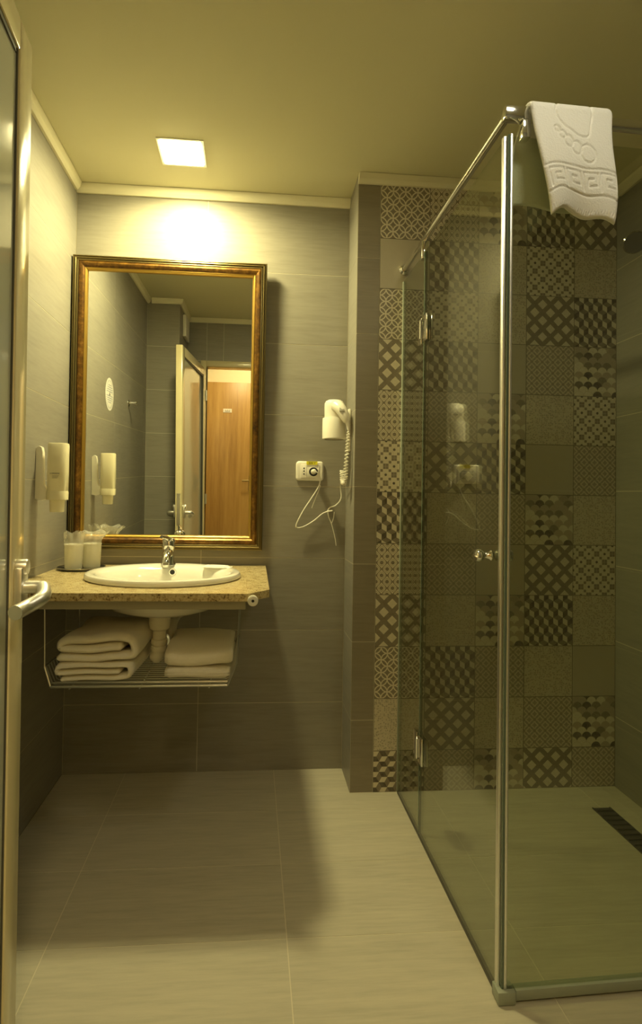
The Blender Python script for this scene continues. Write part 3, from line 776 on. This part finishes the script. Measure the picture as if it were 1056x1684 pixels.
# ------------------------------------------------------------------ tray and wrapped cups on the counter
ty_ = thing('cup_tray', 'small round dark tray with a bright rim on the counter corner', 'tray', (-.640, 2.245, CT))
put(MB().lathe([(.078, CT + .0003), (.086, CT + .003), (.088, CT + .009), (.086, CT + .009), (.081, CT + .0045), (.001, CT + .004)], (-.640, 2.252, 0), 'z', 40), 'dish', M['tray_dark'], ty_)
put(MB().tube([(-.640 + .087 * math.cos(2 * PI * k / 40), 2.252 + .087 * math.sin(2 * PI * k / 40), CT + .0095) for k in range(40)], .0016, 6, closed=True), 'rim', M['chrome'], ty_)
def cup(cx, cy, label, flare, seed):
    z0 = CT + .0046
    t_ = thing('plastic_cup', label, 'cup', (cx, cy, z0), group='wrapped cups on the tray')
    put(MB().lathe([(.001, .0012), (.029, .001), (.0305, .004), (.0335, .090), (.0345, .092), (.0335, .093), (.0318, .090), (.0292, .006), (.001, .004)], (cx, cy, z0), 'z', 30, cap=False), 'beaker', M['cup'], t_)
    rg = random.Random(seed); ph = [rg.uniform(0, 6.3) for _ in range(5)]; n = 60; vs = []
    prof = [(.0318, .0006), (.0325, .02), (.0355, .088), (.0355, .100), (.0345, .108), (.0345 + .3 * flare, .116), (.0355 + flare, .128), (.0365 + flare * 1.6, .138)]
    for i, (r, h) in enumerate(prof):
        am = (0, .0005, .0007, .0015, .0025, .0035, .005, .0065)[i]
        for k in range(n):
            a = 2 * PI * k / n
            rr = r + am * (.6 * math.sin(7 * a + ph[0] + i * .4) + .4 * math.sin(12 * a + ph[1] - i * .7) + .3 * math.sin(3 * a + ph[2]))
            vs.append((cx + rr * math.cos(a) + (flare * 1.2 * max(0, h - .1) * 14), cy + rr * math.sin(a), z0 + h + am * .8 * math.sin(5 * a + ph[3])))
    fs = [(i * n + k, i * n + (k + 1) % n, (i + 1) * n + (k + 1) % n, (i + 1) * n + k) for i in range(len(prof) - 1) for k in range(n)]
    w = MB().add(vs, fs, True); o = put(w, 'wrapper', M['wrap'], t_); o['label'] = 'clear crumpled plastic wrapper'
    return t_
cup(-.662, 2.225, 'white plastic cup in clear wrapper, standing nearest the left wall', .0, 2)
cup(-.607, 2.269, 'white plastic cup in clear wrapper whose bag fans out toward the mirror', .012, 4)

# ------------------------------------------------------------------ soap dispenser, sticker, hook on the left wall
bx0, by0 = -.668, 2.045
sd = thing('soap_dispenser', 'white wall bracket with a cream squeeze bottle of liquid soap', 'dispenser', (XL, by0, 1.1))
ob = lambda w, d, n=28, p=3.2: [(math.copysign(abs(math.cos(2 * PI * k / n)) ** (2 / p), math.cos(2 * PI * k / n)) * w, math.copysign(abs(math.sin(2 * PI * k / n)) ** (2 / p), math.sin(2 * PI * k / n)) * d) for k in range(n)]
def loft(mb, secs):
    """secs: list of (outline pts, x, y, z) stacked in z"""
    n = len(secs[0][0]); vs = [(x + a, y + b2, z_) for pts, x, y, z_ in secs for a, b2 in pts]
    fs = [(i * n + k, i * n + (k + 1) % n, (i + 1) * n + (k + 1) % n, (i + 1) * n + k) for i in range(len(secs) - 1) for k in range(n)]
    fs += [tuple(range(n - 1, -1, -1)), tuple((len(secs) - 1) * n + k for k in range(n))]
    return mb.add(vs, fs, True)
bt = put(loft(MB(), [(ob(.028, .022), bx0, by0, 1.107), (ob(.0325, .026), bx0, by0, 1.112), (ob(.0335, .027), bx0, by0, 1.20), (ob(.0335, .027), bx0, by0, 1.298), (ob(.031, .0245), bx0, by0, 1.303)]), 'bottle', M['bottle'], sd)
put(loft(MB(), [(ob(.0215, .018), bx0, by0, 1.066), (ob(.0225, .019), bx0, by0, 1.070), (ob(.024, .020), bx0, by0, 1.1065)]), 'nozzle', M['bottle'], sd)
put(loft(MB(), [(ob(.0338, .0273), bx0, by0, 1.1085), (ob(.0341, .0275), bx0, by0, 1.137), (ob(.0336, .0271), bx0, by0, 1.138)]), 'collar', M['bottle'], sd)
# bracket: a J shaped arm against the wall that reaches under the bottle
prof = [(XL + .001, 1.285), (XL + .010, 1.292), (XL + .019, 1.288), (XL + .023, 1.270), (XL + .025, 1.20), (XL + .028, 1.160), (XL + .036, 1.147), (bx0 - .030, 1.140), (bx0 - .030, 1.112), (XL + .02, 1.106), (XL + .001, 1.110)]
put(MB().prism(prof, by0 - .011, by0 + .011, 'y', True), 'bracket', M['white_plastic'], sd)
lb = MB(); yf = by0 - .0275
for i, w in enumerate((.004, .0, .0)): pass
for i in range(6): lb.box(bx0 - .012 + i * .0045, bx0 - .009 + i * .0045, yf - .0006, yf + .0006, 1.196, 1.2005)
lb.prism([(bx0 - .0185, 1.1975), (bx0 - .0165, 1.200), (bx0 - .0140, 1.1985), (bx0 - .0165, 1.1955)], yf - .0006, yf + .0006, 'y')
for r in range(3): lb.box(bx0 - .010, bx0 + .012 - r * .003, yf - .0004, yf + .0006, 1.190 - r * .004, 1.1912 - r * .004)
put(lb, 'print', M['ink_grey'], bt)

stk = thing('round_sticker', 'round white paper sticker with grey print on the left wall', 'sticker', (XL, 1.742, 1.612))
put(MB().lathe([(.084, XL + .0005), (.084, XL + .0012)], (0, 1.742, 1.612), 'x', 48), 'disc', M['paper'], stk)
pr = MB(); rg = random.Random(3); xs = XL + .0013
for k in range(44):
    a = 2 * PI * k / 44
    if k % 11 in (0,): continue
    for r0, r1 in ((.066, .075),):
        pr.add([(xs, 1.742 + r * math.cos(a + d), 1.612 + r * math.sin(a + d)) for r, d in ((r0, -.022), (r1, -.022), (r1, .022), (r0, .022))], [(0, 1, 2, 3)])
for row in range(-4, 5):
    if row in (0,): continue
    z_ = 1.612 + row * .011; hw = math.sqrt(max(0, .055 ** 2 - (row * .011) ** 2)); y = -hw
    while y < hw:
        w = rg.uniform(.004, .012); pr.add([(xs, 1.742 + y, z_), (xs, 1.742 + min(hw, y + w), z_), (xs, 1.742 + min(hw, y + w), z_ + .005), (xs, 1.742 + y, z_ + .005)], [(0, 1, 2, 3)]); y += w + .004
put(pr, 'print', simple('ink_blue', (.20, .24, .34), .6), stk)
put(MB().add([(xs, 1.742 - .012, 1.606), (xs, 1.742 + .012, 1.606), (xs, 1.742, 1.626)], [(0, 1, 2)]), 'emblem', M['ink'], stk)

hk = thing('wall_hook', 'small chrome robe hook on the left wall, seen in the mirror', 'hook', (XL, 1.30, 1.615))
put(MB().lathe([(.021, XL + .0005), (.021, XL + .006), (.012, XL + .010)], (0, 1.30, 1.615), 'x', 22), 'rose', M['chrome'], hk)
put(MB().lathe([(.008, XL + .009), (.008, XL + .040), (.0125, XL + .042), (.0135, XL + .050), (.010, XL + .054)], (0, 1.30, 1.617), 'x', 18), 'peg', M['chrome'], hk)

vb = thing('junction_box', 'flat white cover box high on the wall return above the door, seen in the mirror', 'box', (XRET, .44, 2.27))
put(MB().rbox(XRET + .0005, XRET + .024, .33, .55, 2.19, 2.345, r=.004), 'cover', M['white_plastic'], vb)
for z_ in (2.205, 2.33): put(MB().lathe([(.005, XRET + .0242), (.004, XRET + .0258)], (0, .44, z_), 'x', 12), 'screw', M['satin'], vb)

# ------------------------------------------------------------------ hair dryer on its holder, cord and socket
hx, hy = .337, 2.318
hd = thing('dryer_holder', 'white plastic ring holder for the hair dryer, screwed to the wall corner', 'holder', (XP, hy, 1.40))
put(MB().rbox(XP - .013, XP - .0005, hy - .030, hy + .030, 1.318, 1.492, r=.005), 'backplate', M['white_plastic'], hd)
put(MB().lathe([(.040, 1.368), (.0475, 1.370), (.0475, 1.452), (.0465, 1.454), (.043, 1.454), (.0415, 1.450), (.038, 1.372)], (hx - .008, hy, 0), 'z', 36, cap=False), 'ring', M['white_plastic'], hd)
hr = thing('hair_dryer', 'white hair dryer hanging in its holder, cord plugged in below', 'hair dryer', (hx, hy, 1.45))
put(MB().lathe([(.030, 1.392), (.036, 1.405), (.0395, 1.46), (.0405, 1.500), (.0395, 1.515), (.034, 1.524), (.022, 1.528), (.001, 1.529)], (hx - .008, hy, 0), 'z', 36), 'barrel', M['white_plastic'], hr)
gr = MB()
for k in range(5): gr.lathe([(.006 + k * .005, 1.5285 - k * .0006), (.0072 + k * .005, 1.530 - k * .0006), (.0084 + k * .005, 1.5285 - k * .0006)], (hx - .008, hy, 0), 'z', 24, cap=False)
put(gr, 'intake_grille', M['white_plastic'], hr)
hp = [(hx - .004, hy - .030, 1.500), (hx + .008, hy - .048, 1.488), (hx + .022, hy - .060, 1.462), (hx + .034, hy - .066, 1.432)]
hn = put(MB().tube(spline(hp, 5), [.026, .026, .0255, .025, .0245, .024, .0235, .023, .0225, .0215, .0205, .0195, .018, .0165, .014, .011], 16), 'handle', M['white_plastic'], hr)
put(MB().rbox(-.010, .010, -.004, .004, -.013, .013, r=.002), 'switch', M['ink_grey'], hr)
sw = [o for o in hr.children if o.name.startswith('switch')][0]; sw.data.transform(Matrix.Translation(hr.location)); sw.location = Vector((hx + .012, hy - .0715, 1.482)) - hr.location; sw.rotation_euler = (-.55, 0, 0)
put(MB().tube([(hx + .033, hy - .066, 1.436), (hx + .038, hy - .067, 1.420), (hx + .040, hy - .067, 1.400)], [.0095, .008, .0045], 12), 'strain_relief', M['white_plastic'], hr)
# cord: coil down, small loop, then the straight lead to the plug
axis_ = spline([(hx + .040, hy - .067, 1.402), (hx + .038, hy - .067, 1.34), (hx + .033, hy - .064, 1.26), (hx + .031, hy - .06, 1.20), (hx + .026, hy - .052, 1.188), (hx + .022, hy - .045, 1.20), (hx + .021, hy - .042, 1.24)], 24)
coil = []; turns = 34; nn_ = len(axis_); per = 10; N = turns * per
for i in range(N + 1):
    q = i / N * (nn_ - 1); j = min(nn_ - 2, int(q)); p = axis_[j].lerp(axis_[j + 1], q - j); t_ = (axis_[j + 1] - axis_[j]).normalized()
    a1 = t_.cross(Vector((0, 1, 0))).normalized(); a2 = t_.cross(a1); th = 2 * PI * i / per; r = .0072 * min(1, i / 30)
    coil.append(p + (a1 * math.cos(th) + a2 * math.sin(th)) * r)
put(MB().tube(coil, .0026, 6), 'coiled_cord', M['white_plastic'], hr)
yw = YB - .012
def onwall(u, v, y):     # lead positions given in (x, z) on the wall plane
    return (u, y, v)
lead = [coil[-1], (hx + .020, hy - .03, 1.225), (hx + .030, yw - .03, 1.18), (.372, yw - .02, 1.13), (.352, yw - .012, 1.100), (.328, yw - .008, 1.090), (.318, yw - .006, 1.076), (.324, yw - .012, 1.075), (.335, yw - .016, 1.076), (.300, yw - .012, 1.066), (.262, yw - .010, 1.035), (.222, yw - .008, 1.010), (.192, yw - .008, 1.004), (.188, yw - .010, 1.020), (.215, yw - .012, 1.075), (.250, yw - .014, 1.130), (.278, yw - .018, 1.180), (.281, yw - .028, 1.215), (.270, yw - .040, 1.232), (.257, yw - .044, 1.237)]
put(MB().tube(spline(lead, 7), .0027, 8), 'lead', M['white_plastic'], hr)
put(MB().lathe([(.0115, yw - .004), (.011, yw - .018), (.009, yw - .030), (.006, yw - .044)], (.256, 0, 1.238), 'y', 22), 'plug', M['white_plastic'], hr)
for pts in ([(.278, yw - .018, 1.180), (.283, yw - .016, 1.176), (.262, yw - .012, 1.120), (.250, yw - .010, 1.086)], [(.318, yw - .006, 1.076), (.322, yw - .008, 1.050), (.335, yw - .008, 1.020), (.350, yw - .006, .965), (.356, yw - .005, .930)], [(.345, yw - .012, 1.072), (.342, yw - .010, 1.045), (.335, yw - .008, 1.024)]):
    put(MB().tube(spline(pts, 6), .0017, 6), 'cable_tie', M['white_plastic'], hr)

sk = thing('wall_socket', 'white double wall socket with a yellow voltage sticker', 'socket', (.241, YB, 1.24))
def rrect(x0, x1, z0, z1, r, n=5):
    out = []
    for cx, cz, a0 in ((x1 - r, z1 - r, 0), (x0 + r, z1 - r, 90), (x0 + r, z0 + r, 180), (x1 - r, z0 + r, 270)):
        for k in range(n + 1):
            a = math.radians(a0 + 90 * k / n); out.append((cx + r * math.cos(a), cz + r * math.sin(a)))
    return out
pm = MB(); secs = [(rrect(.183, .299, 1.200, 1.282, .013), YB - .0003), (rrect(.183, .299, 1.200, 1.282, .013), YB - .006), (rrect(.186, .296, 1.203, 1.279, .011), YB - .0100), (rrect(.191, .291, 1.207, 1.275, .008), YB - .0112)]
vs = [(x, y, z_) for pts, y in secs for x, z_ in pts]; k_ = len(secs[0][0])
pm.add(vs, [(i * k_ + j, i * k_ + (j + 1) % k_, (i + 1) * k_ + (j + 1) % k_, (i + 1) * k_ + j) for i in range(3) for j in range(k_)] + [tuple(range(k_)), tuple(3 * k_ + j for j in range(k_))], True)
put(pm, 'cover_plate', M['white_plastic'], sk)
put(MB().rbox(.203, .281, YB - .0135, YB - .010, 1.211, 1.2695, r=.0012), 'insert', M['white_plastic'], sk)
put(MB().box(.2265, .2275, YB - .0140, YB - .0132, 1.213, 1.268), 'module_gap', M['ink_grey'], sk)
put(MB().lathe([(.0205, YB - .0136), (.0205, YB - .0150), (.0190, YB - .0150), (.0188, YB - .0136)], (.256, 0, 1.238), 'y', 28), 'schuko_ring', M['white_plastic'], sk)
put(MB().lathe([(.0187, YB - .0138), (.0187, YB - .0134)], (.256, 0, 1.238), 'y', 28), 'schuko_recess', M['dark'], sk)
for z_ in (1.252, 1.240, 1.228):
    put(MB().lathe([(.0031, YB - .0142), (.0031, YB - .0134)], (.216, 0, z_), 'y', 14), 'socket_hole', M['dark'], sk)
vs_ = put(MB().box(.226, .272, YB - .0160, YB - .0137, 1.2675, 1.2815), 'voltage_sticker', M['yellow'], sk); vs_['label'] = 'yellow sticker reading 220 V'
def lettering(txt, size, parent, loc, rot, mat, name='lettering', shear=0):
    cu = bpy.data.curves.new(name, 'FONT'); cu.body = txt; cu.size = size; cu.extrude = .0002; cu.align_x = 'CENTER'; cu.align_y = 'CENTER'; cu.shear = shear
    to = bpy.data.objects.new(name + '_tmp', cu); C.objects.link(to)
    dg = bpy.context.evaluated_depsgraph_get(); me = bpy.data.meshes.new_from_object(to.evaluated_get(dg)); bpy.data.objects.remove(to)
    me.materials.clear(); me.materials.append(mat); o = bpy.data.objects.new(name, me); C.objects.link(o); o.parent = parent; o.location = loc; o.rotation_euler = rot; return o
lettering('220 V', .0125, vs_, Vector((.249, YB - .0163, 1.2745)) - sk.location, (PI / 2, 0, 0), M['ink'])

# ------------------------------------------------------------------ shower enclosure
XG, YC = .583, 1.285
GT = .008
YD = 1.920                                   # joint between the fixed strip and the door
en = thing('shower_enclosure', 'glass shower enclosure with chrome top rail, hinged door and corner post', 'shower screen', (XG, YC, 0))
ZG = 1.985
put(MB().box(XG - GT / 2, XG + GT / 2, YD + .004, YT - .002, .006, ZG), 'fixed_pane', [M['shower_glass']], en)
dp = put(MB().box(XG - GT / 2, XG + GT / 2, YC + .022, YD - .003, .010, ZG), 'door_pane', [M['shower_glass']], en)
put(MB().box(XG + .012, XR - .001, YC - GT / 2, YC + GT / 2, .030, ZG), 'front_pane', [M['shower_glass']], en)
# glass edges and seals
put(MB().box(XG - GT / 2 - .0004, XG + GT / 2 + .0004, YD - .0029, YD + .0039, .006, ZG), 'edge_seal', M['glass_edge'], en)
put(MB().rbox(XG - .006, XG + .006, YT - .012, YT - .0003, .004, ZG, r=.002), 'wall_profile', M['seal'], en)
put(MB().box(XG - .005, XG + .005, YC + .03, YT - .012, .0005, .0100), 'floor_seal', M['gasket'], en)
# corner post: magnetic profile strips
put(MB().rbox(XG - .007, XG + .004, YC + .006, YC + .020, .010, 1.992, r=.002), 'corner_profile', M['satin'], en)
put(MB().rbox(XG + .0045, XG + .0115, YC - .006, YC + .006, .030, 1.992, r=.002), 'corner_profile', M['satin'], en)
put(MB().box(XG - .0002, XG + .0044, YC - .0035, YC + .0055, .030, 1.990), 'magnet_strip', M['glass_edge'], en)
put(MB().rbox(XG - .012, XG + .030, YC - .014, YC + .022, .0005, .030, r=.003), 'corner_foot', M['seal'], en)
put(MB().rbox(XG + .0305, XR - .001, YC - .011, YC + .011, .006, .030, r=.003), 'floor_channel', M['seal'], en)
# rail
rz = 2.040
put(MB().tube([(XG, YT - .012, rz - .006), (XG, YC - .002, rz - .002)], .0105, 14), 'side_rail', M['chrome'], en)
put(MB().lathe([(.021, YT - .0005), (.021, YT - .006), (.013, YT - .014)], (XG, 0, rz - .006), 'y', 22), 'wall_flange', M['chrome'], en)
put(MB().rbox(XG + .014, XR - .001, YC - .008, YC + .008, rz - .014, rz + .012, r=.003), 'front_rail', M['chrome'], en)
put(MB().rbox(XG - .012, XG + .046, YC - .0125, YC + .0125, rz - .016, rz + .015, r=.004), 'corner_connector', M['chrome'], en)
put(MB().rbox(XG + .030, XG + .050, YC - .0135, YC + .0135, rz - .060, rz - .0165, r=.003), 'glass_clamp', M['chrome'], en)
put(MB().rbox(XG - .0125, XG + .0125, YD + .008, YD + .034, ZG - .02, rz - .012, r=.003), 'glass_clamp', M['chrome'], en)
for z_ in (1.712, .296):
    hh = put(MB().rbox(XG - .012, XG - .0045, YD - .050, YD - .012, z_ - .045, z_ + .045, r=.002).rbox(XG - .012, XG - .0045, YD + .008, YD + .046, z_ - .045, z_ + .045, r=.002)
             .rbox(XG + .0045, XG + .012, YD - .050, YD - .012, z_ - .045, z_ + .045, r=.002).rbox(XG + .0045, XG + .012, YD + .008, YD + .046, z_ - .045, z_ + .045, r=.002)
             .lathe([(.008, z_ - .032), (.008, z_ + .032)], (XG - .013, YD - .001, 0), 'z', 14), 'hinge', M['chrome'], en)
kp = MB()
for sg_ in (-1, 1): kp.lathe([(.009, sg_ * .0043), (.013, sg_ * .007), (.009, sg_ * .012), (.0075, sg_ * .022), (.013, sg_ * .028), (.0165, sg_ * .036), (.014, sg_ * .044), (.004, sg_ * .047)], (XG, YC + .062, 1.000), 'x', 22)
put(kp, 'knob', M['chrome'], dp)

for o in list(en.children):
    if o.name.split('.')[0] in ('front_pane', 'front_rail', 'floor_channel'): o.rotation_euler.z = .035

# bath mat towel over the front rail
tw = thing('hanging_towel', 'white terry bath mat with an embossed foot, hung over the shower rail', 'towel', (.74, YC, rz))
def seg_d(P, A, B):
    A = np.array(A); B = np.array(B); d = B - A; t_ = np.clip(((P - A) @ d) / (d @ d), 0, 1); return np.linalg.norm(P - (A + t_[..., None] * d), axis=-1)
def towel_sheet():
    nu, nv = 190, 250; Lf, Lb = .250, .245; Rr = .024
    s_ = np.linspace(0, 1, nu); L = Lf + PI * Rr + Lb
    t_ = np.linspace(0, L, nv)               # 0 = front hem, rising, over the rail, down the back
    SS, TT = np.meshgrid(s_, t_)
    zf = rz - .002
    hem = np.interp(SS, [0, .08, .19, .4, .6, .8, .92, 1], [-.008, .006, .018, .009, -.003, -.002, -.010, -.020])
    hem = np.apply_along_axis(lambda r: np.convolve(np.pad(r, 12, mode='edge'), np.ones(25) / 25, 'valid'), 1, hem)
    front = TT < Lf; arc = (TT >= Lf) & (TT < Lf + PI * Rr); back = TT >= Lf + PI * Rr
    q = np.clip(1 - TT / Lf, 0, 1)           # 1 at the front hem
    fan = q ** 1.2
    x0 = .626 + .037 * fan; x1 = .828 - .012 * fan - .004 * np.sin(q * 6)
    X = x0 + (x1 - x0) * SS
    Z = zf - q * Lf + hem * q ** 2
    bulge = .030 * q ** 1.3 + .006 * np.sin(q * 3.1) + .010 * q ** 3 * np.sin(SS * 2 * PI * 1.1 + 1.2)
    Y = YC - Rr - bulge + .016 * q ** 6
    th = np.clip((TT - Lf) / Rr, 0, PI)
    Xa = .626 + (.828 - .626) * SS; Ya = YC - Rr * np.cos(th); Za = zf + Rr * np.sin(th)
    qb = np.clip((TT - Lf - PI * Rr) / Lb, 0, 1)
    Xb = (.626 - .024 * np.minimum(1, qb * 2)) + (.828 - .012 * qb - .626 + .024 * np.minimum(1, qb * 2)) * SS; Yb = YC + Rr + .018 * qb; Zb = zf - qb * Lb * .80 + .006 * np.sin(SS * 7) * qb
    P = np.stack([np.where(front, X, np.where(arc, Xa, Xb)), np.where(front, Y, np.where(arc, Ya, Yb)), np.where(front, Z, np.where(arc, Za, Zb))], -1)
    # embossing drawn in cloth coordinates: a across (0..1), b metres above the front hem
    cw = .205; A = SS * cw; Bc = TT; Q = np.stack([A, Bc], -1)
    g = np.full(A.shape, 9.0)
    sole = [(.068, .275), (.058, .252), (.060, .236), (.068, .222), (.080, .210), (.096, .200), (.110, .190), (.122, .186), (.134, .187), (.141, .194), (.145, .215), (.150, .245), (.152, .275)]
    for i in range(len(sole) - 1): g = np.minimum(g, seg_d(Q, sole[i], sole[i + 1]))
    for cx, cy, ra, rb in ((.131, .145, .0205, .022), (.102, .157, .0135, .016), (.083, .172, .0115, .014), (.068, .188, .0085, .0095), (.056, .202, .007, .0075)):
        d = np.sqrt(((A - cx) / ra) ** 2 + ((Bc - cy) / rb) ** 2); g = np.minimum(g, np.abs(d - 1) * min(ra, rb))
    wv = hem * .15
    for b0 in (.108 + wv, .047 + wv): g = np.minimum(g, np.abs(Bc - b0) * 1.0)
    for k in range(4):                       # Greek key units
        o_ = .012 + k * .049; w = .040
        key = [(o_, .056), (o_, .098), (o_ + w, .098), (o_ + w, .068), (o_ + .014, .068), (o_ + .014, .084), (o_ + .028, .084)]
        for i in range(len(key) - 1): g = np.minimum(g, seg_d(Q, key[i], key[i + 1]) * 1.15)
    dep = -.0034 * np.exp(-(g / .0022) ** 2)
    dep = dep + np.where(np.abs(Bc - .014) < .0035, .001 * np.sin(A * 900), 0)
    # cloth thickness
    du = np.gradient(P, axis=1); dv = np.gradient(P, axis=0); N_ = np.cross(du, dv); N_ /= np.linalg.norm(N_, axis=-1, keepdims=True) + 1e-9
    if N_[5, nu // 2, 1] > 0: N_ = -N_
    edge = np.minimum(np.minimum(SS, 1 - SS) * cw, np.minimum(TT, L - TT)); h = .0075 * np.sqrt(np.clip(1 - (1 - np.clip(edge / .009, 0, 1)) ** 2, 0, 1))
    O = P + N_ * (h + dep * (h > .004))[..., None]; I = P - N_ * (h * .5)[..., None]
    vs = np.concatenate([O.reshape(-1, 3), I.reshape(-1, 3)]); k = nu * nv; fs = []
    for j in range(nv - 1):
        for i in range(nu - 1):
            a = j * nu + i; fs.append((a, a + 1, a + nu + 1, a + nu)); fs.append((k + a, k + a + nu, k + a + nu + 1, k + a + 1))
    return MB().add(vs.tolist(), fs, True)
o = towel_sheet(); put(o, 'cloth', M['terry'], tw, autosmooth=False)
tw.rotation_euler.z = .035; tw.location.y += .0055

# ------------------------------------------------------------------ shower head, drain
hd2 = thing('shower_rose', 'round grey shower head on the right wall', 'shower head', (XR, 2.03, 2.10))
put(MB().tube(spline([(XR - .002, 2.02, 2.13), (XR - .03, 2.02, 2.13), (XR - .055, 2.018, 2.115)], 5), .010, 12), 'arm', M['chrome'], hd2)
put(MB().lathe([(.024, XR - .0005), (.024, XR - .008), (.011, XR - .012)], (0, 2.02, 2.13), 'x', 20), 'wall_flange', M['chrome'], hd2)
hm = MB().lathe([(.012, .016), (.030, .010), (.040, .002), (.0405, -.006), (.037, -.010)], (0, 0, 0), 'z', 28).build('spray_head', simple('spray_shell', (.45, .44, .40), .15, 1), hd2)
hm.location = (-.058, -.012, .005); hm.rotation_euler = (-.9, .5, 0)
hf = MB().lathe([(.0365, -.0102), (.0365, -.0125), (.001, -.0128)], (0, 0, 0), 'z', 28).build('spray_face', simple('spray_grey', (.14, .13, .12), .4), hm)

fd = thing('floor_drain', 'dark slotted linear drain grate in the shower floor', 'drain', (1.315, 1.82, 0))
x0, x1, y0, y1 = 1.275, 1.345, 1.50, 2.055
put(MB().box(x0 + .002, x1 - .002, y0, y1, .0002, .0012), 'trough', M['dark'], fd)
for xx in (x0, x1 - .003): put(MB().box(xx, xx + .003, y0, y1, .0002, .0042), 'side_bar', M['drain_metal'], fd)
ns = 19
for k in range(ns):
    y = y0 + (k + .5) * (y1 - y0) / ns
    put(MB().box(x0 + .0031, x1 - .0031, y - .0095, y + .0095, .0013, .0042), 'grate_slat', M['drain_metal'], fd)
